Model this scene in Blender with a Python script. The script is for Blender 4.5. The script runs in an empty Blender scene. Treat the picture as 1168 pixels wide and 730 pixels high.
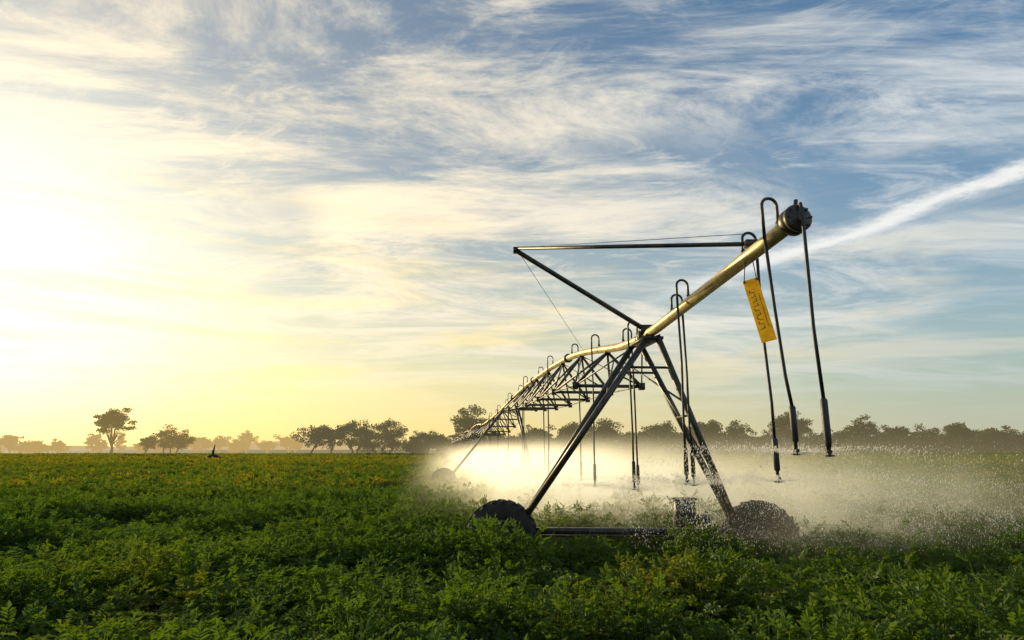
import bpy, math, random
import numpy as np
from mathutils import Vector, Matrix, Euler
random.seed(3); rng=np.random.default_rng(7)
scene=bpy.context.scene
scene.view_settings.view_transform='Standard'
scene.view_settings.look='None'
scene.view_settings.exposure=0

SUN_AZ=math.radians(-43.0)   # from +Y, negative = toward -X
SUN_EL=math.radians(11.0)
SUN=Vector((math.sin(SUN_AZ)*math.cos(SUN_EL), math.cos(SUN_AZ)*math.cos(SUN_EL), math.sin(SUN_EL)))

# ------------------------------------------------------------ helpers
class NT:
    def __init__(s,tree): s.t=tree; s.n=tree.nodes; s.l=tree.links
    def new(s,typ,**kw):
        nd=s.n.new(typ)
        for k,v in kw.items(): setattr(nd,k,v)
        return nd
    def put(s,sock,v):
        if isinstance(v,bpy.types.NodeSocket): s.l.new(v,sock)
        elif v is not None: sock.default_value=v
    def m(s,op,a,b=None,c=None,clamp=False):
        nd=s.new('ShaderNodeMath',operation=op); nd.use_clamp=clamp
        s.put(nd.inputs[0],a)
        if b is not None: s.put(nd.inputs[1],b)
        if c is not None: s.put(nd.inputs[2],c)
        return nd.outputs[0]
    def v(s,op,a,b=None,out=0):
        nd=s.new('ShaderNodeVectorMath',operation=op)
        s.put(nd.inputs[0],a)
        if b is not None: s.put(nd.inputs[1],b)
        return nd.outputs[out]
    def mix(s,f,a,b,blend='MIX'):
        nd=s.new('ShaderNodeMix',data_type='RGBA',blend_type=blend); nd.clamp_factor=True
        s.put(nd.inputs[0],f)
        s.put(nd.inputs[6],a if isinstance(a,bpy.types.NodeSocket) else tuple(a)+(1,))
        s.put(nd.inputs[7],b if isinstance(b,bpy.types.NodeSocket) else tuple(b)+(1,))
        return nd.outputs[2]
    def mr(s,x,a,b,c=0.0,d=1.0,smooth=False):
        nd=s.new('ShaderNodeMapRange',interpolation_type='SMOOTHSTEP' if smooth else 'LINEAR')
        s.put(nd.inputs[0],x)
        for i,q in enumerate((a,b,c,d)): nd.inputs[1+i].default_value=q
        return nd.outputs[0]
    def noise(s,vec,scale,detail=4,rough=.5,dist=0,col=False):
        nd=s.new('ShaderNodeTexNoise'); s.put(nd.inputs['Vector'],vec)
        nd.inputs['Scale'].default_value=scale; nd.inputs['Detail'].default_value=detail
        nd.inputs['Roughness'].default_value=rough; nd.inputs['Distortion'].default_value=dist
        return nd.outputs[1 if col else 0]
    def sep(s,vec):
        nd=s.new('ShaderNodeSeparateXYZ'); s.put(nd.inputs[0],vec); return nd.outputs
    def comb(s,x,y,z):
        nd=s.new('ShaderNodeCombineXYZ'); s.put(nd.inputs[0],x); s.put(nd.inputs[1],y); s.put(nd.inputs[2],z); return nd.outputs[0]

def mat_new(name):
    m=bpy.data.materials.new(name); m.use_nodes=True; m.node_tree.nodes.clear()
    T=NT(m.node_tree); out=T.new('ShaderNodeOutputMaterial'); return m,T,out

def mat_simple(name,c1,c2,rough=.6,metal=0,scale=6,bump=.2):
    m,T,out=mat_new(name)
    b=T.new('ShaderNodeBsdfPrincipled')
    pos=T.new('ShaderNodeNewGeometry').outputs['Position']
    n=T.noise(pos,scale,6,.6)
    T.put(b.inputs['Base Color'],T.mix(T.mr(n,.38,.62),c1,c2))
    T.put(b.inputs['Roughness'],T.mr(n,.2,.8,rough-.12,min(1,rough+.15)))
    b.inputs['Metallic'].default_value=metal
    bp=T.new('ShaderNodeBump'); bp.inputs['Strength'].default_value=bump; bp.inputs['Distance'].default_value=.01
    T.put(bp.inputs['Height'],T.noise(pos,scale*8,3)); T.l.new(bp.outputs[0],b.inputs['Normal'])
    T.l.new(b.outputs[0],out.inputs[0]); return m

def mat_leaf(name,cols,trans,haze_glow=None,scale=.12,tf=.45,patch=.7):
    m,T,out=mat_new(name)
    pos=T.new('ShaderNodeNewGeometry').outputs['Position']
    big=T.noise(pos,scale,2,.6); small=T.noise(pos,7.0,0)
    c=T.mix(T.mr(big,.4,.62),cols[0],cols[1])
    c=T.mix(T.mr(small,.35,.7),c,cols[2])
    red=T.noise(T.v('ADD',pos,(43.0,17.0,0.0)),scale*2.2,3,.75)
    c=T.mix(T.mr(red,.58,.72,0,patch),c,cols[3])
    d=T.new('ShaderNodeBsdfDiffuse'); T.put(d.inputs[0],c)
    t=T.new('ShaderNodeBsdfTranslucent'); T.put(t.inputs[0],T.mix(1.0,c,trans,'MULTIPLY'))
    mx=T.new('ShaderNodeMixShader'); mx.inputs[0].default_value=tf
    T.l.new(d.outputs[0],mx.inputs[1]); T.l.new(t.outputs[0],mx.inputs[2])
    last=mx.outputs[0]
    if haze_glow is None:
        g=T.new('ShaderNodeBsdfGlossy'); g.inputs['Roughness'].default_value=.6; g.inputs[0].default_value=(.8,.85,.7,1)
        m2=T.new('ShaderNodeMixShader'); m2.inputs[0].default_value=.025
        T.l.new(mx.outputs[0],m2.inputs[1]); T.l.new(g.outputs[0],m2.inputs[2]); last=m2.outputs[0]
    else:
        e=T.new('ShaderNodeEmission'); e.inputs[0].default_value=haze_glow+(1,); e.inputs[1].default_value=1  # even emission added over the surface to imitate aerial haze
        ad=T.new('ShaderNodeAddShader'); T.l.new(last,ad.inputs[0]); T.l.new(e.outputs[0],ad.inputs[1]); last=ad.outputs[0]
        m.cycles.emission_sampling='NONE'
    T.l.new(last,out.inputs[0]); return m

def link(ob,parent=None):
    scene.collection.objects.link(ob)
    if parent: ob.parent=parent
    return ob
def empty(name,loc=(0,0,0)):
    e=bpy.data.objects.new(name,None); e.location=loc; e.empty_display_size=.5; return link(e)

class MB:
    def __init__(s): s.v=[]; s.f=[]; s.mi=[]
    def ring(s,c,a,b,r,n):
        i0=len(s.v)
        for k in range(n):
            t=2*math.pi*k/n; s.v.append(c+a*(math.cos(t)*r)+b*(math.sin(t)*r))
        return i0
    def poly(s,pts,r,n=10,mi=0):
        pts=[Vector(p) for p in pts]
        rs=r if isinstance(r,(list,tuple)) else [r]*len(pts)
        a=None; rings=[]
        for i,p in enumerate(pts):
            if i==0: d=pts[1]-p
            elif i==len(pts)-1: d=p-pts[i-1]
            else: d=(pts[i+1]-p).normalized()+(p-pts[i-1]).normalized()
            d.normalize()
            if a is None:
                a=d.cross(Vector((0,0,1)))
                if a.length<.05: a=d.cross(Vector((0,1,0)))
                a.normalize()
            else:
                a=(a-d*a.dot(d)).normalized()
            b=d.cross(a)
            rings.append(s.ring(p,a,b,rs[i],n))
        for q in range(len(rings)-1):
            A,B=rings[q],rings[q+1]
            for k in range(n):
                k2=(k+1)%n; s.f.append((A+k,A+k2,B+k2,B+k)); s.mi.append(mi)
        s.f.append(tuple(rings[0]+k for k in range(n))[::-1]); s.mi.append(mi)
        s.f.append(tuple(rings[-1]+k for k in range(n))); s.mi.append(mi)
    def tube(s,p0,p1,r,r1=None,n=10,mi=0): s.poly([p0,p1],[r,r if r1 is None else r1],n,mi)
    def box(s,c,size,M=None,mi=0,bev=.0):
        M=M or Matrix.Identity(3); c=Vector(c); i0=len(s.v); x,y,z=[q/2 for q in size]
        if bev<=0:
            for a in (-1,1):
                for b in (-1,1):
                    for d in (-1,1): s.v.append(c+M@Vector((a*x,b*y,d*z)))
            for f in ((0,1,3,2),(4,6,7,5),(0,4,5,1),(2,3,7,6),(0,2,6,4),(1,5,7,3)):
                s.f.append(tuple(i0+k for k in f)); s.mi.append(mi)
        else:
            rings=[]
            for zz,ins in ((-z,bev),(-z+bev,0),(z-bev,0),(z,bev)):
                xx,yy=x-ins,y-ins; r=[]
                for (px,py) in ((xx-bev,-yy),(xx,-yy+bev),(xx,yy-bev),(xx-bev,yy),(-xx+bev,yy),(-xx,yy-bev),(-xx,-yy+bev),(-xx+bev,-yy)):
                    r.append(len(s.v)); s.v.append(c+M@Vector((px,py,zz)))
                rings.append(r)
            for q in range(3):
                for k in range(8): s.f.append((rings[q][k],rings[q][(k+1)%8],rings[q+1][(k+1)%8],rings[q+1][k])); s.mi.append(mi)
            s.f.append(tuple(rings[0][::-1])); s.mi.append(mi); s.f.append(tuple(rings[3])); s.mi.append(mi)
    def lathe(s,c,axis,prof,n=40,mi=0):
        axis=Vector(axis).normalized(); a=axis.cross(Vector((0,0,1)))
        if a.length<.05: a=axis.cross(Vector((0,1,0)))
        a.normalize(); b=axis.cross(a); c=Vector(c)
        rings=[s.ring(c+axis*w,a,b,r,n) for (r,w) in prof]
        for q in range(len(rings)-1):
            A,B=rings[q],rings[q+1]
            for k in range(n):
                k2=(k+1)%n; s.f.append((A+k,A+k2,B+k2,B+k)); s.mi.append(mi)
        s.f.append(tuple(rings[0]+k for k in range(n))[::-1]); s.mi.append(mi)
        s.f.append(tuple(rings[-1]+k for k in range(n))); s.mi.append(mi)
    def build(s,name,mats,parent=None,smooth=True,do_link=True):
        me=bpy.data.meshes.new(name); me.from_pydata([tuple(v) for v in s.v],[],s.f)
        if not isinstance(mats,(list,tuple)): mats=[mats]
        for m in mats: me.materials.append(m)
        me.polygons.foreach_set('material_index',s.mi)
        if smooth:
            me.polygons.foreach_set('use_smooth',[len(f)==4 for f in s.f])
        me.update(); ob=bpy.data.objects.new(name,me)
        if do_link: link(ob,parent)
        return ob

# ------------------------------------------------------------ world
w=bpy.data.worlds.new('World'); scene.world=w; w.use_nodes=True; w.node_tree.nodes.clear()
T=NT(w.node_tree)
wo=T.new('ShaderNodeOutputWorld'); bg=T.new('ShaderNodeBackground'); bg.inputs[1].default_value=.1
sky=T.new('ShaderNodeTexSky'); sky.sky_type='NISHITA'; sky.sun_disc=False
sky.sun_elevation=SUN_EL; sky.sun_rotation=SUN_AZ; sky.air_density=1.2; sky.dust_density=.35; sky.ozone_density=2.0
D=T.v('NORMALIZE',T.new('ShaderNodeTexCoord').outputs['Generated'])
x,y,z=T.sep(D)
zc=T.m('MAXIMUM',z,0.0)
sd=T.m('MAXIMUM',T.v('DOT_PRODUCT',D,tuple(SUN),out=1),0.0)
warm=T.mr(sd,.12,.95,smooth=True)
base=T.mix(1.0,sky.outputs[0],T.mix(warm,(.82,1.44,1.85),(.96,1.15,1.25)),'MULTIPLY')
hz=T.m('MULTIPLY',T.m('EXPONENT',T.m('MULTIPLY',zc,-4.6)),.96)
hazecol=T.mix(warm,(5.5,5.3,4.1),(10.6,7.9,3.0))
c=T.mix(hz,base,hazecol)
# cirrus on a high plane
inv=T.m('DIVIDE',1.0,T.m('ADD',zc,.10))
px=T.m('MULTIPLY',x,inv); py=T.m('MULTIPLY',y,inv)
P=T.comb(px,py,0.0)
mp=T.new('ShaderNodeMapping'); T.put(mp.inputs[0],P); mp.inputs['Rotation'].default_value=(0,0,math.radians(-28)); mp.inputs['Scale'].default_value=(.65,1.4,1)
cn=T.noise(mp.outputs[0],1.25,10,.70,.8)
mp2=T.new('ShaderNodeMapping'); T.put(mp2.inputs[0],P); mp2.inputs['Location'].default_value=(4.2,1.3,2); mp2.inputs['Scale'].default_value=(.5,.75,1)
cov=T.noise(mp2.outputs[0],1.3,3,.55,.4)
covb=T.m('ADD',cov,T.mr(sd,.2,.8,-.01,.13))
cm=T.m('MULTIPLY',T.mr(cn,.40,.65,smooth=True),T.mr(covb,.37,.57,smooth=True))
cm=T.m('MULTIPLY',cm,T.mr(z,.03,.2,0,.92))
ccol=T.mix(warm,(7.2,7.6,7.6),(11.0,9.6,7.2))
c=T.mix(cm,c,ccol)
mp3=T.new('ShaderNodeMapping'); T.put(mp3.inputs[0],P); mp3.inputs['Rotation'].default_value=(0,0,math.radians(35)); mp3.inputs['Scale'].default_value=(1.1,2.8,1); mp3.inputs['Location'].default_value=(9,3,0)
wf=T.noise(mp3.outputs[0],1.5,9,.70,1.2)
wm_=T.m('MULTIPLY',T.mr(wf,.49,.72,smooth=True),T.mr(z,.12,.3,0,.68))
c=T.mix(wm_,c,T.mix(warm,(7.2,7.6,7.7),(10.4,9.2,7.0)))
# low streaks
S=T.comb(T.m('MULTIPLY',T.m('ARCTAN2',x,y),2.2),0.0,T.m('MULTIPLY',z,20.0))
sn=T.noise(S,1.0,5,.6,.4)
sm=T.m('MULTIPLY',T.mr(sn,.47,.68,smooth=True),T.m('MULTIPLY',T.mr(z,.04,.12),T.mr(z,.42,.22)))
scol=T.mix(warm,(6.8,6.7,5.9),(11.5,9.2,4.2))
c=T.mix(T.m('MULTIPLY',sm,.7),c,scol)
# contrail
iz=T.m('DIVIDE',1.0,T.m('MAXIMUM',z,.05))
qx=T.m('MULTIPLY',x,iz); qy=T.m('MULTIPLY',y,iz)
wn=T.noise(T.comb(qx,qy,0.0),2.0,7,.70)
dd=T.m('ADD',T.m('MULTIPLY',T.m('SUBTRACT',qx,1.33),.917),T.m('MULTIPLY',T.m('SUBTRACT',qy,3.37),.398))
dd=T.m('ADD',dd,T.m('MULTIPLY',T.m('SUBTRACT',wn,.5),.42))
wd=T.mr(qy,1.5,3.6,.045,.13)
g=T.m('DIVIDE',dd,wd); g=T.m('EXPONENT',T.m('MULTIPLY',T.m('MULTIPLY',g,g),-1.0))
ln=T.m('MULTIPLY',T.mr(qy,4.4,3.1),T.mr(qy,.6,1.2))
ln=T.m('MULTIPLY',ln,T.mr(x,0.05,.2))
c=T.mix(T.m('MULTIPLY',T.m('MULTIPLY',g,ln),.95),c,(9.2,9.2,8.9))
# sun glow
g1=T.m('POWER',sd,7.0); g2=T.m('POWER',sd,36.0)
c=T.mix(1.0,c,T.mix(g1,(0,0,0),(2.8,1.8,.4)),'ADD')
c=T.mix(1.0,c,T.mix(g2,(0,0,0),(4.0,3.7,3.0)),'ADD')
T.l.new(c,bg.inputs[0]); T.l.new(bg.outputs[0],wo.inputs[0])

sl=bpy.data.lights.new('sun','SUN'); sl.energy=5.0; sl.angle=math.radians(.5); sl.color=(1.0,.80,.46)
so=bpy.data.objects.new('sun',sl); link(so); so.rotation_euler=SUN.to_track_quat('Z','Y').to_euler()

# ------------------------------------------------------------ camera
CZ=2.05
cam=bpy.data.cameras.new('camera'); co=bpy.data.objects.new('camera',cam); link(co)
cam.sensor_width=36; cam.lens=36*700/1168; cam.clip_end=20000
co.location=(0,0,CZ); co.rotation_euler=(math.radians(90+11.86),0,0); scene.camera=co

# ------------------------------------------------------------ ground
m,T,out=mat_new('soil_and_pasture')
pos=T.new('ShaderNodeNewGeometry').outputs['Position']
n=T.noise(pos,.05,6,.6); n2=T.noise(pos,3.0,6,.7)
soil=T.mix(T.mr(n2,.35,.65),(.035,.028,.015),(.075,.058,.03))
grass=T.mix(T.mr(n,.4,.6),(.07,.09,.02),(.16,.13,.04))
yy=T.sep(pos)[1]
b=T.new('ShaderNodeBsdfPrincipled'); b.inputs['Roughness'].default_value=.95
T.put(b.inputs['Base Color'],T.mix(T.mr(yy,150,190),soil,grass))
bp=T.new('ShaderNodeBump'); bp.inputs['Distance'].default_value=.08; T.put(bp.inputs['Height'],n2); T.l.new(bp.outputs[0],b.inputs['Normal'])
T.l.new(b.outputs[0],out.inputs[0])
gm=MB(); R=9000
gm.v=[Vector((-R,-R,0)),Vector((R,-R,0)),Vector((R,R,0)),Vector((-R,R,0))]; gm.f=[(0,1,2,3)]; gm.mi=[0]
gm.build('ground',m,smooth=False)

# ------------------------------------------------------------ machine
LN=Vector((-.117,1,0)).normalized(); LAT=Vector((1,.117,0)).normalized()
TOW=[11.0,31.0,53.0,75.0,97.0,119.0,141.0,163.0]
_Y=[6.1,11.0,12.5,14.2,15.8,17.4,20,23,26.4,30.5,35.6,40,44.5,50]
_Z=[4.41,4.03,4.10,4.32,4.50,4.62,4.70,4.72,4.70,4.58,4.38,4.25,4.15,4.06]
_yy=np.arange(4,60,.1); _zz=np.interp(_yy,_Y,_Z); _k=np.hanning(21); _k/=_k.sum(); _zs=np.convolve(np.pad(_zz,10,'edge'),_k,'valid')
def pz(Y):
    if Y<=9.5: return 4.03+.38*(11-Y)/4.9
    if Y<=53: return float(np.interp(Y,_yy,_zs))
    for i in range(len(TOW)-1):
        if Y<=TOW[i+1]:
            s=(Y-TOW[i])/(TOW[i+1]-TOW[i]); return 4.06+.30*4*s*(1-s)
    return 4.06
def pp(Y,dz=0,lat=0): return Vector((3.7-.117*Y,Y,pz(Y)+dz))+LAT*lat

pipem=mat_simple('aged_pipe_paint',(.38,.29,.12),(.62,.48,.20),.42,.25,4)
dark=mat_simple('dark_steel',(.045,.040,.032),(.10,.085,.065),.42,.5,6)
rubber=mat_simple('muddy_rubber',(.012,.012,.010),(.045,.035,.022),.85,0,7,.6)
black=mat_simple('black_hose',(.012,.012,.012),(.03,.028,.025),.5,0,9)
root=empty('center_pivot_irrigator',(2.4,11,0))
def bld(mb,name,mat,smooth=True):
    ob=mb.build(name,mat,None,smooth); ob.parent=root; ob.matrix_parent_inverse=Matrix.Translation((-2.4,-11,0)); return ob

mb=MB()
ys=list(np.arange(6.1,11,.7))+list(np.arange(11,50,.5))+list(np.arange(50,163.1,1.0))
mb.poly([pp(float(v)) for v in ys],.084,20)
bld(mb,'water_pipe',pipem)
mb=MB()
e=pp(6.1); dpipe=(pp(6.1)-pp(7.0)).normalized()
mb.lathe(e,dpipe,[(.09,-.10),(.145,-.10),(.15,-.09),(.15,-.02),(.14,-.01),(.14,.0),(.15,.01),(.15,.05),(.13,.065),(.06,.075),(.055,.10)],28)
for k in range(8):
    t=k*math.pi/4; a=dpipe.cross(Vector((0,0,1))).normalized(); bb=dpipe.cross(a)
    cc=e+(a*math.cos(t)+bb*math.sin(t))*.125
    mb.tube(cc-dpipe*.12,cc+dpipe*.085,.012,n=6)
mb.tube(e+Vector((0,0,.1)),e+Vector((.02,0,.22)),.022,n=8)
fl=[10.95]+TOW[1:]
for Y in fl:
    d=(pp(Y+.2)-pp(Y-.2)).normalized()
    mb.lathe(pp(Y),d,[(.084,-.06),(.15,-.06),(.15,-.01),(.12,-.01),(.12,.01),(.15,.01),(.15,.06),(.084,.06)],20)
for i in range(len(TOW)-1):
    for k in range(1,3):
        Y=TOW[i]+(TOW[i+1]-TOW[i])*k/3; d=(pp(Y+.2)-pp(Y-.2)).normalized()
        mb.lathe(pp(Y),d,[(.08,-.03),(.13,-.03),(.13,.03),(.08,.03)],16)
bld(mb,'pipe_flanges',dark)

WZ=.56
def tower(i,wl,wr,zb=.68):
    Y=TOW[i]; st=MB(); n=12 if i<2 else 6
    wl=Vector(wl); wr=Vector(wr)
    ax=(wr-wl).normalized(); fl_=wl+ax*.46; fr=wr-ax*.46
    fl_.z=.98; fr.z=.92
    perp=Vector((-ax.y,ax.x,0))
    for f in (fl_,fr):
        sgn=-1 if f is fl_ else 1
        for dY in (-.45,.45):
            top=pp(Y+dY,-.07,sgn*.07)
            st.tube(f+perp*(.10 if dY>0 else -.10),top,.056,n=n)
        a0=f.lerp(pp(Y-.42,-.07),.55); a1=f.lerp(pp(Y+.42,-.07),.55); st.tube(a0,a1,.02,n=6)
        a0=f.lerp(pp(Y-.42,-.07),.3); st.tube(a0,f.lerp(pp(Y+.42,-.07),.75),.018,n=6)
        st.tube(f-Vector((0,0,0)),Vector((f.x,f.y,.58)),.06,n=8)
    st.box((fl_+fr)/2+Vector((0,0,zb-.95)),((fr-fl_).length+.5,.11,.10),Matrix.Rotation(math.atan2(ax.y,ax.x),3,'Z'))
    for dY in (-.42,.42):
        st.tube(fl_.lerp(pp(Y+dY),.80),fr.lerp(pp(Y+dY),.80),.024,n=6)
    st.tube(fl_.lerp(pp(Y-.42),.62),pp(Y+1.7 if i<len(TOW)-1 else Y,-.3,-.1),.018,n=6)
    st.tube(fr.lerp(pp(Y-.42),.62),pp(Y+1.7,-.3,.1),.018,n=6)
    st.box(pp(Y,-.10),(.34,1.0,.05),Matrix.Rotation(.117,3,'Z'))
    bld(st,'tower_frame_%d'%(i+1),dark)
    wm=MB()
    for wc in (wl,wr):
        c=Vector((wc.x,wc.y,WZ)); axl=perp
        wm.lathe(c,axl,[(.30,-.15),(.33,-.19),(.50,-.20),(.58,-.17),(.605,-.11),(.615,0),(.605,.11),(.58,.17),(.50,.20),(.33,.19),(.30,.15)],56,0)
        wm.lathe(c,axl,[(.05,-.23),(.10,-.23),(.11,-.17),(.26,-.13),(.318,-.185),(.318,.185),(.26,.10),(.11,.12),(.10,.17)],28,1)
        for k in range(44):
            t=2*math.pi*k/44; side=1 if k%2 else -1
            rad=ax*math.cos(t)+Vector((0,0,1))*math.sin(t); tan=axl.cross(rad)
            M=Matrix((tan,axl,rad)).transposed()@Matrix.Rotation(side*.6,3,'Z')
            wm.box(c+rad*.608+axl*(side*.085),(.035,.22,.04),M,0)
        for k in range(8):
            t=2*math.pi*k/8; cc=c+(ax*math.cos(t)+Vector((0,0,1))*math.sin(t))*.16
            wm.tube(cc-axl*.18,cc+axl*.16,.014,n=6,mi=1)
    ob=wm.build('wheels_%d'%(i+1),[rubber,dark],None); ob.parent=root; ob.matrix_parent_inverse=Matrix.Translation((-2.4,-11,0))
    gb=MB()
    M=Matrix.Rotation(math.atan2(ax.y,ax.x),3,'Z')
    for wc,s_ in ((wl,1),(wr,-1)):
        gb.box(Vector((wc.x,wc.y,WZ))+ax*(s_*.1)+perp*.30,(.26,.24,.30),M,0,.03)
        gb.tube(Vector((wc.x,wc.y,WZ))+perp*.3,Vector((wc.x,wc.y,WZ)),.05,n=10)
        gb.tube(Vector((wc.x,wc.y,.70))+ax*(s_*.1)+perp*.26,(fl_ if s_>0 else fr)+Vector((0,0,-.15)),.05,n=8)
    gb.tube(Vector((wl.x,wl.y,WZ))+ax*.2+perp*.3,Vector((wr.x,wr.y,WZ))-ax*.2+perp*.3,.02,n=8)
    mc=wl.lerp(wr,.715); mc.z=.98
    gb.box(mc,(.34,.26,.44),M,0,.025); gb.box(mc+Vector((0,0,.235)),(.38,.30,.03),M,0)
    gb.tube(mc-Vector((0,0,.1))-perp*.0,mc+ax*.4-Vector((0,0,.1)),.08,n=12)
    bld(gb,'gearboxes_and_motor_%d'%(i+1),dark)
tower(0,(-.18,11.05,0),(4.18,10.85,0))
for i in range(1,len(TOW)):
    cx=3.7-.117*TOW[i]-.35-(.5 if i==1 else 0)
    cc=Vector((cx,TOW[i]-1.5*(i==1),0))
    tower(i,cc-LAT*2.4,cc+LAT*2.2)

tr=MB()
for i in range(len(TOW)-1):
    Y0,Y1=TOW[i],TOW[i+1]; nb=8 if i<3 else 5; n=8 if i==0 else 5
    prev=[pp(Y0+.3,-.1,-.05),pp(Y0+.3,-.1,.05)]; prevp=pp(Y0+.3)
    for k in range(1,nb+1):
        Y=Y0+(Y1-Y0)*k/nb; s=k/nb
        if k<nb:
            dz=-(.60+.60*math.sin(math.pi*s)); L=pp(Y,dz,-.75); Rr=pp(Y,dz,.75); tp=pp(Y,-.08)
            tr.tube(tp,L,.036,n=n); tr.tube(tp,Rr,.036,n=n); tr.tube(L,Rr,.038,n=n)
            tr.box(L,(.12,.18,.15)); tr.box(Rr,(.12,.18,.15))
            tr.box(tp,(.12,.22,.05))
        else:
            L=pp(Y1-.3,-.1,-.05); Rr=pp(Y1-.3,-.1,.05); tp=pp(Y1-.3)
        tr.tube(prev[0],L,.017,n=5); tr.tube(prev[1],Rr,.017,n=5)
        if 1<k<nb:
            tr.tube(prevp,L,.028,n=5); tr.tube(prevp,Rr,.028,n=5)
            tr.tube(prev[0],tp,.022,n=5); tr.tube(prev[1],tp,.022,n=5)
        prev=[L,Rr]; prevp=tp
bld(tr,'truss_rods',dark)

Pm=Vector((.055,9.2,5.10))
br=MB()
br.tube(Pm,pp(10.9,.10),.038,.044,n=12)
hook=pp(7.05,.13)
br.tube(Pm+Vector((0,0,.03)),hook,.028,n=10)
br.tube(hook+Vector((0,0,.04)),pp(7.05),.03,n=8)
br.box(hook,(.14,.12,.08)); br.box(Pm,(.07,.08,.09)); br.box(pp(10.9,.10),(.22,.24,.16))
br.tube(Pm+Vector((0,0,.05)),pp(15.8,.08),.0045,n=5)
br.tube(Pm+Vector((0,0,.04)),pp(7.0,.24),.0045,n=5)
bld(br,'overhang_brace',dark)

hp=MB(); hs=MB(); nozz=[]
drops=[(6.43,-1),(7.24,1),(8.96,-1),(9.63,1),(11.4,-1),(12.3,1)]
Y=14.2; sgn=-1
while Y<160:
    drops.append((Y,sgn)); sgn=-sgn; Y+=2.95 if Y<60 else 3.6
def zend(Y):
    return float(np.interp(Y,[6,6.5,7.2,9,12.5,20,200],[2.03,2.03,1.72,1.60,1.27,1.25,1.2]))
for (Y,sg) in drops:
    base_=pp(Y,.05); n=10 if Y<20 else 5; sl_=10 if Y<40 else 5
    r=.088; h=.30 if Y>7 else .34
    pts=[base_,base_+Vector((0,0,h-.1))]
    for k in range(0,sl_+1):
        t=math.pi*k/sl_
        pts.append(base_+LAT*(sg*(r-r*math.cos(t)))+Vector((0,0,h-.08+r*math.sin(t))))
    tip=pts[-1]; dn=tip-Vector((0,0,h+.05)); pts.append(dn)
    hp.poly(pts,.018,n)
    hp.box(base_+Vector((0,0,.05)),(.05,.05,.06))
    zb=zend(Y); jit=Vector((random.uniform(-.03,.03),random.uniform(-.04,.04),0))
    if Y<6.5: jit=Vector((.13,0,0))
    bot=Vector((dn.x,dn.y,zb))+jit
    q=[dn+Vector((0,0,.06)),dn.lerp(bot,.33)+Vector((random.uniform(-.015,.015),0,0)),dn.lerp(bot,.66)+Vector((random.uniform(-.015,.015),0,0)),bot+Vector((0,0,.45))]
    hs.poly(q,.018 if Y<20 else .022,n)
    hs.poly([bot+Vector((0,0,.46)),bot+Vector((0,0,.44)),bot+Vector((0,0,.10)),bot+Vector((0,0,.08)),bot+Vector((0,0,.02))],[.022,.034,.034,.018,.018],n)
    if Y<45:
        hs.lathe(bot,(0,0,1),[(.01,-.045),(.048,-.04),(.05,-.03),(.015,-.025),(.03,0),(.03,.02)],12)
        for k in range(3):
            t=k*2.1; o=Vector((math.cos(t)*.035,math.sin(t)*.035,0)); hs.tube(bot+o*.8+Vector((0,0,.02)),bot+o+Vector((0,0,-.035)),.006,n=5)
    nozz.append((bot.x,bot.y,bot.z))
b0=pp(6.02,.02)+Vector((-.01,-.05,0)); bot=Vector((b0.x+.03,b0.y,2.02))
hs.poly([b0+Vector((0,.05,.10)),b0+Vector((0,0,.10)),b0+Vector((0,-.02,0)),b0.lerp(bot,.5)+Vector((-.012,0,0)),bot+Vector((0,0,.5))],.018,10)
hs.poly([bot+Vector((0,0,.51)),bot+Vector((0,0,.49)),bot+Vector((0,0,.10)),bot+Vector((0,0,.02))],[.022,.034,.034,.018],10)
hs.lathe(bot,(0,0,1),[(.01,-.045),(.048,-.04),(.05,-.03),(.015,-.025),(.03,0),(.03,.02)],12)
nozz.append(tuple(bot))
bld(hp,'gooseneck_pipes',dark); bld(hs,'drop_hoses_and_sprinklers',black)

# ------------------------------------------------------------ yellow sign
m,T,out=mat_new('yellow_sign_plastic')
pos=T.new('ShaderNodeNewGeometry').outputs['Position']; nn=T.noise(pos,14,6,.7)
cc=T.mix(T.mr(nn,.45,.8),(.90,.66,.04),(.66,.42,.03))
bs=T.new('ShaderNodeBsdfPrincipled'); T.put(bs.inputs['Base Color'],cc); bs.inputs['Roughness'].default_value=.45
t=T.new('ShaderNodeBsdfTranslucent'); T.put(t.inputs[0],cc)
mx=T.new('ShaderNodeMixShader'); mx.inputs[0].default_value=.6; T.l.new(bs.outputs[0],mx.inputs[1]); T.l.new(t.outputs[0],mx.inputs[2]); T.l.new(mx.outputs[0],out.inputs[0])
ink=mat_simple('sign_ink',(.38,.22,.03),(.5,.3,.04),.6,0,20)
sc_=Vector((2.895,7.0,3.64)); srt=empty('yellow_sign',sc_)
M=Matrix.Rotation(math.radians(-12.5),3,'Y')@Matrix.Rotation(math.radians(-24),3,'Z')
sg=MB(); sg.box((0,0,0),(.17,.005,.76),M,0); o=sg.build('plate',m,srt,False)
sg=MB()
def mark(cx,cz,w_,h_,a=0):
    sg.box(M@Vector((cx,-.004,cz)),(w_,.002,h_),M@Matrix.Rotation(a,3,'Y'),0)
random.seed(8)
for zz in np.arange(-.22,.24,.055):
    mark(-.02,float(zz),.06,.010,random.uniform(-.3,.3)); mark(random.choice((-.045,.0)),float(zz)+.02,.012,.03,random.uniform(-.2,.2))
mark(.045,0,.008,.40)
sg.build('lettering',ink,srt,False)
sg=MB()
for s_ in (-1,1):
    t0=M@Vector((s_*.07,0,.37)); tgt=pp(7.12,-.06)-sc_+LAT*(s_*.05)
    sg.tube(t0,tgt,.006,n=6); sg.tube(t0+Vector((0,-.012,-.01)),t0+Vector((0,.012,-.01)),.012,n=8)
sg.build('hanger_wires',dark,srt)

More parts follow.
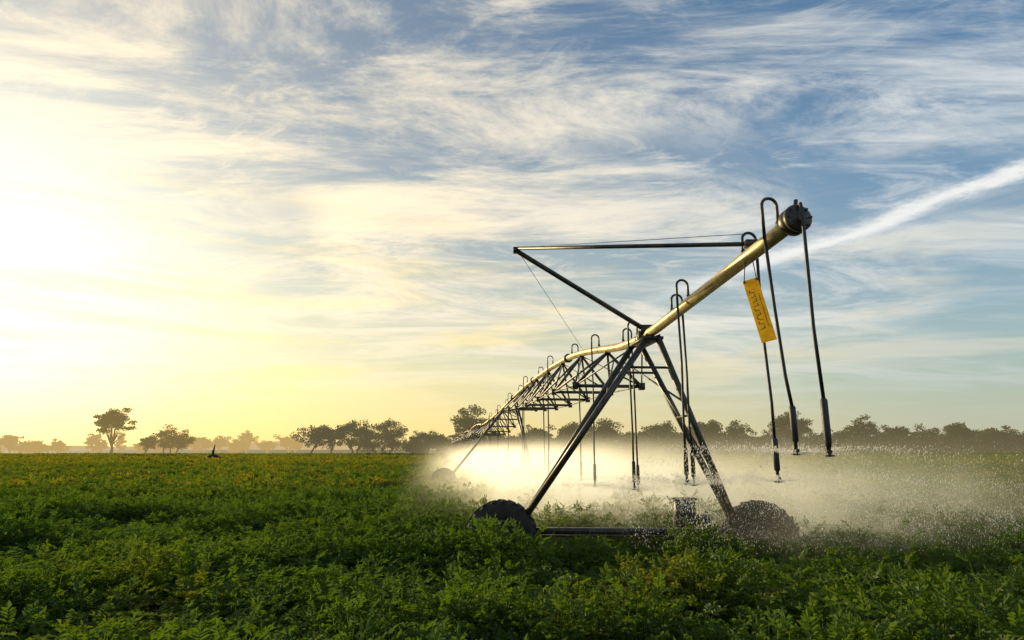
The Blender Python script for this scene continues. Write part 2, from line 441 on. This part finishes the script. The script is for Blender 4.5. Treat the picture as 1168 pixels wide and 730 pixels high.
# ------------------------------------------------------------ instancer
def instancer(name,pts,idx,rot,scl,templates,prefix):
    col=bpy.data.collections.new(prefix+'_source')
    for k,o in enumerate(templates):
        o.name='%s_part_%02d'%(prefix,k); col.objects.link(o)
    me=bpy.data.meshes.new(name); me.vertices.add(len(pts)); me.vertices.foreach_set('co',np.asarray(pts,dtype=np.float32).ravel())
    a=me.attributes.new('idx','INT','POINT'); a.data.foreach_set('value',np.asarray(idx,dtype=np.int32))
    a=me.attributes.new('rot','FLOAT_VECTOR','POINT'); a.data.foreach_set('vector',np.asarray(rot,dtype=np.float32).ravel())
    a=me.attributes.new('scl','FLOAT_VECTOR','POINT'); a.data.foreach_set('vector',np.asarray(scl,dtype=np.float32).ravel())
    ob=bpy.data.objects.new(name,me); link(ob)
    ng=bpy.data.node_groups.new(name+'_nodes','GeometryNodeTree')
    ng.interface.new_socket('Geometry',in_out='INPUT',socket_type='NodeSocketGeometry')
    ng.interface.new_socket('Geometry',in_out='OUTPUT',socket_type='NodeSocketGeometry')
    N=ng.nodes; Lk=ng.links
    gi=N.new('NodeGroupInput'); go=N.new('NodeGroupOutput')
    ip=N.new('GeometryNodeInstanceOnPoints'); ci=N.new('GeometryNodeCollectionInfo')
    ci.inputs['Collection'].default_value=col; ci.inputs['Separate Children'].default_value=True; ci.inputs['Reset Children'].default_value=True
    ip.inputs['Pick Instance'].default_value=True
    def at(nm,dt):
        q=N.new('GeometryNodeInputNamedAttribute'); q.data_type=dt; q.inputs[0].default_value=nm; return q.outputs[0]
    er=N.new('FunctionNodeEulerToRotation'); Lk.new(at('rot','FLOAT_VECTOR'),er.inputs[0])
    Lk.new(gi.outputs[0],ip.inputs['Points']); Lk.new(ci.outputs[0],ip.inputs['Instance'])
    Lk.new(at('idx','INT'),ip.inputs['Instance Index']); Lk.new(er.outputs[0],ip.inputs['Rotation']); Lk.new(at('scl','FLOAT_VECTOR'),ip.inputs['Scale'])
    Lk.new(ip.outputs[0],go.inputs[0])
    md=ob.modifiers.new('scatter','NODES'); md.node_group=ng
    return ob

def vnoise(x,y,scale,seed):
    r=np.random.default_rng(seed); G=r.random((256,256))
    u=x*scale+1000; v=y*scale+1000; iu=np.floor(u).astype(int); iv=np.floor(v).astype(int); fu=u-iu; fv=v-iv
    fu=fu*fu*(3-2*fu); fv=fv*fv*(3-2*fv)
    g=lambda a,b: G[a%256,b%256]
    return (g(iu,iv)*(1-fu)+g(iu+1,iv)*fu)*(1-fv)+(g(iu,iv+1)*(1-fu)+g(iu+1,iv+1)*fu)*fv

leafm=mat_leaf('crop_leaves',[(.030,.072,.010),(.070,.108,.013),(.052,.098,.013),(.17,.12,.016)],(2.3,2.1,.55),tf=.44,patch=.25)
# leaf colours farther up the field are paler and yellower
leaff=mat_leaf('crop_leaves_yellower',[(.058,.090,.012),(.13,.140,.018),(.088,.115,.016),(.26,.15,.02)],(2.6,2.1,.55),tf=.5,patch=.6,scale=.07)
def plant(nst,rad,hgt,nl,ll,lw,seed,mat=None):
    r=random.Random(seed); mb=MB()
    for s_ in range(nst):
        az=r.uniform(0,6.283); spread=rad*math.sqrt(r.random()); hh=hgt*(1-.5*(spread/rad)**2)*r.uniform(.5,1.08)
        bx=Vector((math.cos(az),math.sin(az),0)); p0=bx*(spread*.35)+Vector((0,0,0)); p1=bx*spread+Vector((0,0,hh))
        rd=(bx*r.uniform(.3,1.2)+Vector((r.uniform(-.5,.5),r.uniform(-.5,.5),r.uniform(-.1,.9)))).normalized()
        side=rd.cross(Vector((0,0,1))); 
        if side.length<.1: side=Vector((1,0,0))
        side.normalize(); up=side.cross(rd)
        i0=len(mb.v)
        mb.v+= [p0-side*.004,p0+side*.004,p1+side*.003,p1-side*.003]; mb.f.append((i0,i0+1,i0+2,i0+3)); mb.mi.append(0)
        for j in range(nl):
            tt=(j//2+.5)/(nl/2); sd_=1 if j%2 else -1
            if j==nl-1: sd_=0
            c=p1+rd*(tt*ll*2.4)-Vector((0,0,tt*tt*ll*.8))
            d=(side*sd_*1.0+rd*(.55 if sd_ else 1.0)+up*r.uniform(-.35,.35)).normalized()
            wv=d.cross(up+side*r.uniform(-.5,.5)+rd*r.uniform(-.5,.5)).normalized()
            l_=ll*r.uniform(.7,1.25); w_=lw*r.uniform(.7,1.2)
            i0=len(mb.v)
            mb.v+=[c,c+d*l_*.5+wv*w_*.5+up*.006,c+d*l_-up*l_*.15,c+d*l_*.5-wv*w_*.5+up*.006]
            mb.f.append((i0,i0+1,i0+2)); mb.f.append((i0,i0+2,i0+3)); mb.mi+=[0,0]
    return mb.build('t',mat or leafm,smooth=False,do_link=False)
temps=[plant(48,.31,.56,9,.060,.036,s) for s in range(5)]
temps+=[plant(32,.38,.52,7,.105,.066,s+20,leafm if s<2 else leaff) for s in range(4)]
temps+=[plant(42,1.0,.48,7,.22,.15,s+40,leaff) for s in range(4)]
pts=[];idx=[];rot=[];scl=[]
def scatter(d0,d1,sp,i0,ni,amp):
    for iy in range(int(d0/sp),int(d1/sp)+1):
        Yv=iy*sp; half=Yv*1.02+4
        k=int(2*half/sp); X=np.linspace(-half,half,k)+rng.uniform(-.5,.5,k)*sp; YY=Yv+rng.uniform(-.5,.5,k)*sp
        h=.48+amp*vnoise(X,YY,1.0,1)+.30*vnoise(X,YY,.33,2)
        keep=np.ones(k,bool)
        for tY in TOW:
            off=YY-tY-.117*(X-(3.7-.117*tY))+(1.5 if tY==31 else 0)
            keep&=~((np.abs(off)<.30))
        for a,b_,hh in zip(X[keep],YY[keep],h[keep]):
            pts.append((a,b_,0)); idx.append(i0+int(rng.integers(ni))); rot.append((rng.normal()*.12,rng.normal()*.12,rng.uniform(0,6.283)))
            s_=rng.uniform(.85,1.15); scl.append((s_,s_,s_*hh))
scatter(3.0,22,.29,0,5,.90)
scatter(22,62,.50,5,4,.80)
scatter(62,186,1.3,9,4,.5)
instancer('crop_field',pts,idx,rot,scl,temps,'crop')
print('crop instances',len(pts))

# ------------------------------------------------------------ trees
BK=[(.06,.05,.04),(.10,.08,.06),(.08,.065,.05),(.07,.05,.03)]; FK=[(.035,.045,.018),(.055,.06,.022),(.05,.055,.025),(.06,.055,.02)]
bark=mat_leaf('tree_bark',BK,(0.2,.2,.2),haze_glow=(.11,.086,.042),tf=.05)  # bark and foliage glow a little, standing in for distance haze
barkL=mat_leaf('tree_bark_hazy',BK,(0.2,.2,.2),haze_glow=(.23,.16,.06),tf=.05)
fol=mat_leaf('eucalyptus_foliage',FK,(1.4,1.3,.7),haze_glow=(.105,.086,.045),tf=.3,scale=.06)
folL=mat_leaf('eucalyptus_foliage_hazy',FK,(1.4,1.3,.7),haze_glow=(.20,.145,.055),tf=.3,scale=.06)  # same foliage with more haze glow added, for the left trees
def quads(mb,C,size,r,mi):
    i0=len(mb.v); n=len(C)
    A=r.normal(size=(n,3)); A/=np.linalg.norm(A,axis=1)[:,None]; B=r.normal(size=(n,3)); B-=A*(A*B).sum(1)[:,None]; B/=np.linalg.norm(B,axis=1)[:,None]
    s=size*r.uniform(.5,1.3,(n,1))
    V=np.stack([C-A*s*.5,C+B*s*.32,C+A*s*.5,C-B*s*.32],1).reshape(-1,3)
    mb.v+= [Vector(v) for v in V]
    mb.f+= [(i0+4*k,i0+4*k+1,i0+4*k+2,i0+4*k+3) for k in range(n)]; mb.mi+=[mi]*n
def tree(mb,x,y,H,W,seed,lean=0,trunks=1,flat=.5,cb=.42,dens=1.0,leaf=.5):
    r=np.random.default_rng(seed); O=np.array((x,y,-.1))
    nl=int(8+W*1.1)
    for t_ in range(trunks):
        o=O+np.array(((t_-(trunks-1)/2)*W*.12,0,0))
        fork=o+np.array((lean*H*.35+(t_-(trunks-1)/2)*W*.12,r.normal()*.3,H*cb*.85))
        midp=(o+fork)/2+np.array((r.normal()*.18,0,0))
        rr=.026*H+.05
        mb.poly([o,midp,fork],[rr,rr*.8,rr*.62],6,0)
        for k in range(max(3,nl//trunks)):
            a=r.uniform(0,6.283); q=r.uniform(.05,1)**.6
            top=O+np.array((lean*H*.6+(t_-(trunks-1)/2)*W*.22+math.cos(a)*q*W*.40,math.sin(a)*q*W*.36,H*(cb+(1-cb)*(.88-.62*q*q*flat*1.2+r.uniform(-.38,.0)))))
            m1=fork*.5+top*.5+np.array((0,0,-.04*H+r.normal()*.02*H))
            mb.poly([fork-np.array((0,0,r.uniform(0,.1)*H)),m1,top],[rr*.42,rr*.26,rr*.09],5,0)
            cr=W*r.uniform(.10,.23)+.25
            for sub in range(3):
                cc=top+r.normal(size=3)*np.array((cr*.6,cr*.6,cr*.4)); n=int(42*dens*max(.6,cr))
                d=r.normal(size=(n,3)); d/=np.linalg.norm(d,axis=1)[:,None]
                P_=cc+d*(r.random((n,1))**.45)*np.array((cr*.8,cr*.8,cr*.48))
                P_[:,2]=np.maximum(P_[:,2],.4)
                quads(mb,P_,leaf,r,1)
def px2x(px,D): return (px-584)/718.0*D
def place(mb,px,top,D,Wpx,seed,**kw):
    H=(513-top)/716.0*D+CZ; W=Wpx/716.0*D
    tree(mb,px2x(px,D),D,H,W,seed,**kw)
singles=[(125,464,168,36,11,dict(flat=.35,cb=.34,dens=1.6)),(165,496,185,20,2,dict(cb=.2)),(193,488,178,38,3,dict(trunks=3,flat=.9,cb=.38)),
 (352,485,172,42,4,dict(lean=.55,flat=.7,cb=.42)),(378,487,176,24,5,dict(cb=.3)),(404,478,170,42,6,dict(trunks=2,flat=.8,cb=.34,dens=1.2)),(436,485,182,48,7,dict(trunks=3,flat=.8,cb=.32,dens=1.2)),(484,492,178,32,8,dict(trunks=2,cb=.25))]
for (px_,tp,Dd,Wp,sd_,kw) in singles:
    mb=MB(); place(mb,px_,tp,Dd,Wp,sd_,**kw)
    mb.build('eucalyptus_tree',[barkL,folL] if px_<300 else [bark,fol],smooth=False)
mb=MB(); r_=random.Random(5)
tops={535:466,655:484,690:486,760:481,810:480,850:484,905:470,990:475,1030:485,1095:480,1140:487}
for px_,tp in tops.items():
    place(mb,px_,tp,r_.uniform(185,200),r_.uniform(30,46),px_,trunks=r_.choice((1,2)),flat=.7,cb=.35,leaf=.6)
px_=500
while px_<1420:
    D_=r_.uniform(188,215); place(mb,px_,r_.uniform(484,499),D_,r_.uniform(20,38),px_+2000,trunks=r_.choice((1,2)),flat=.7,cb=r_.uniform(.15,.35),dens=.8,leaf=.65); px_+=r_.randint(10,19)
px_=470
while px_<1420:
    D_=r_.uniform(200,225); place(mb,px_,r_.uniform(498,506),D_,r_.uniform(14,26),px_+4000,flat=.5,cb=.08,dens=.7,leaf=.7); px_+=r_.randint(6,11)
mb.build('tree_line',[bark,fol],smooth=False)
mb=MB()
px_=-200
while px_<345:
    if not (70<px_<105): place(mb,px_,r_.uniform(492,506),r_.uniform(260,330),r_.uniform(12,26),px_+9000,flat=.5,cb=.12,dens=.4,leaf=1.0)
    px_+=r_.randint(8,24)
hz_f=mat_leaf('far_foliage_hazy',FK,(1.4,1.3,.7),haze_glow=(.50,.34,.13),tf=.3,scale=.06)  # strong emission painted in as haze over the farthest trees
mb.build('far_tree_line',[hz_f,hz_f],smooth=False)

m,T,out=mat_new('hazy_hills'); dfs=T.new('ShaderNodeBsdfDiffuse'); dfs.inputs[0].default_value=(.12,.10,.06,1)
em=T.new('ShaderNodeEmission'); em.inputs[0].default_value=(.58,.41,.19,1); ad=T.new('ShaderNodeAddShader')  # warm emission on the hills, haze painted into the material
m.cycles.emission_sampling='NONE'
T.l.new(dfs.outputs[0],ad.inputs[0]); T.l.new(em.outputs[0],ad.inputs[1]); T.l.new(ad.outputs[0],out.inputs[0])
mb=MB(); n=240
for k in range(n):
    X=-3200+6400*k/(n-1); h=24+10*math.sin(X*.0021+1)+7*math.sin(X*.0063)+3*math.sin(X*.019+2)
    for dy,hh in ((-300,-1),(0,h*.75),(200,h),(700,-1)): mb.v.append(Vector((X,1900+dy+120*math.sin(X*.001),hh)))
for k in range(n-1):
    for j in range(3): a=k*4+j; mb.f.append((a,a+4,a+5,a+1)); mb.mi.append(0)
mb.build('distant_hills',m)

mb=MB(); SY=95; bx=px2x(242,SY)
mb.poly([(bx-1.2,SY,.70),(bx-.5,SY,.82),(bx+.5,SY,.86),(bx+1.15,SY,.72)],[.12,.36,.38,.12],9)
mb.poly([(bx-.7,SY,0),(bx-.65,SY,.7)],[.2,.16],8); mb.poly([(bx+.6,SY,0),(bx+.5,SY,.7)],[.2,.16],8)
mb.poly([(bx+.0,SY,.7),(bx+.05,SY,1.6),(bx+.2,SY,2.7)],[.26,.17,.06],8)
mb.poly([(bx+.05,SY,1.3),(bx-.22,SY,1.75)],[.1,.04],6)
mb.build('tree_stump',rubber)

# ------------------------------------------------------------ spray
m,T,out=mat_new('water_droplets')
d=T.new('ShaderNodeBsdfDiffuse'); d.inputs[0].default_value=(.9,.9,.85,1); t=T.new('ShaderNodeBsdfTranslucent'); t.inputs[0].default_value=(.98,.96,.9,1)
mx=T.new('ShaderNodeMixShader'); mx.inputs[0].default_value=.75; T.l.new(d.outputs[0],mx.inputs[1]); T.l.new(t.outputs[0],mx.inputs[2]); T.l.new(mx.outputs[0],out.inputs[0])
dm=MB(); dm.v=[Vector(v) for v in ((1,0,0),(-1,0,0),(0,1,0),(0,-1,0),(0,0,1),(0,0,-1))]
dm.f=[(0,2,4),(2,1,4),(1,3,4),(3,0,4),(2,0,5),(1,2,5),(3,1,5),(0,3,5)]; dm.mi=[0]*8
dt=dm.build('d',m,smooth=True,do_link=False)
P_=[];S_=[];R_=[]
def emit(X,Yv,Z,s,str_):
    ok=(Z>.66)&((Yv>8.6)|((Z>1.2)&(Yv>6.3)))&((X>1.6)|(Yv>11.5))
    for a,b_,c_,q,w_ in zip(X[ok],Yv[ok],Z[ok],s[ok],str_[ok]):
        P_.append((a,b_,c_)); S_.append((q,q,q*w_)); R_.append((rng.normal()*.2,.4+rng.normal()*.2,0))
for (nx,ny,nz) in nozz:
    if ny>46: continue
    n=int(np.interp(ny,[6,12,30,50],[4600,4600,1500,300]))
    ns=14; st=rng.integers(0,ns,n); az=st*2*math.pi/ns+.2+rng.normal(size=n)*.022
    rr=rng.random(n)**1.3*4.4
    X=nx+np.cos(az)*rr+rr*rr*.09; Yv=ny+np.sin(az)*rr
    Z=nz-.03+.15*rr-.088*rr*rr+rng.normal(size=n)*.014*(.4+rr*1.6)
    s=rng.uniform(.0020,.0044,n)*(1+max(0,(ny-12))*.05)
    emit(X,Yv,Z,s,rng.uniform(1.2,5,n))
# wind-drifted drops around the machine (downwind = +X)
n=75000
u=rng.gamma(2.4,1.9,n)-1.0
Yv=rng.uniform(8.6,20,n); X=3.7-.117*Yv+u*1.45; Z=.45+np.abs(rng.normal(size=n))*.66
ok=(Z<2.4)
s=rng.uniform(.0014,.0034,n)*(1+np.maximum(0,Yv-12)*.03)
emit(X[ok],Yv[ok],Z[ok],s[ok],rng.uniform(1.5,5.0,n)[ok])
instancer('water_spray_droplets',P_,[0]*len(P_),R_,S_,[dt],'droplet')
print('droplets',len(P_))

# mist volume
m,T,out=mat_new('water_mist')
OC=T.new('ShaderNodeTexCoord').outputs['Object']
X,Yv,Z=T.sep(OC)
def gauss(r_,l_):
    q=T.m('MAXIMUM',T.m('DIVIDE',X,r_),T.m('DIVIDE',X,-l_)); return T.m('EXPONENT',T.m('MULTIPLY',T.m('MULTIPLY',q,q),-1.0))
ga=T.m('ADD',T.m('MULTIPLY',gauss(3.0,2.3),.9),T.m('MULTIPLY',gauss(8.5,2.0),.30))
zt=T.mr(Z,2.6,.5,0,1,True)
side=T.mr(X,.3,2.2,0,3.2)   # fog starts a little nearer on the downwind side
yr=T.m('MULTIPLY',T.mr(T.m('ADD',Yv,side),-.6,5.5,.0,1,True),T.mr(Yv,50,20,.4,1))
nz_=T.mr(T.noise(OC,.8,3,.6),.36,.64,.2,1.4)
den=T.m('MULTIPLY',T.m('MULTIPLY',ga,zt),T.m('MULTIPLY',yr,nz_))
vs=T.new('ShaderNodeVolumeScatter'); vs.inputs['Color'].default_value=(1,.95,.78,1); vs.inputs['Anisotropy'].default_value=.5
DN=T.m('MULTIPLY',den,.34)
T.put(vs.inputs['Density'],DN)
# emission added in the fog, standing in for repeatedly scattered light
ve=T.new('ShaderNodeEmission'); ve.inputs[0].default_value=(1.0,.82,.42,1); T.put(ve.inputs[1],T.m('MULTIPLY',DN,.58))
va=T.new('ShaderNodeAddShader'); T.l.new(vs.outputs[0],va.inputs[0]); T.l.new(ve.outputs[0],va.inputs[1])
T.l.new(va.outputs[0],out.inputs['Volume'])
try:
    m.cycles.volume_step_rate=1.5; m.cycles.emission_sampling='NONE'
except Exception as ex: print(ex)
mb=MB(); mb.box((6,24,1.4),(21,52,2.4)); ob=mb.build('water_mist',m,smooth=False)
ob.location=(3.7-.117*11,11,0); ob.rotation_euler=(0,0,math.atan(.117))
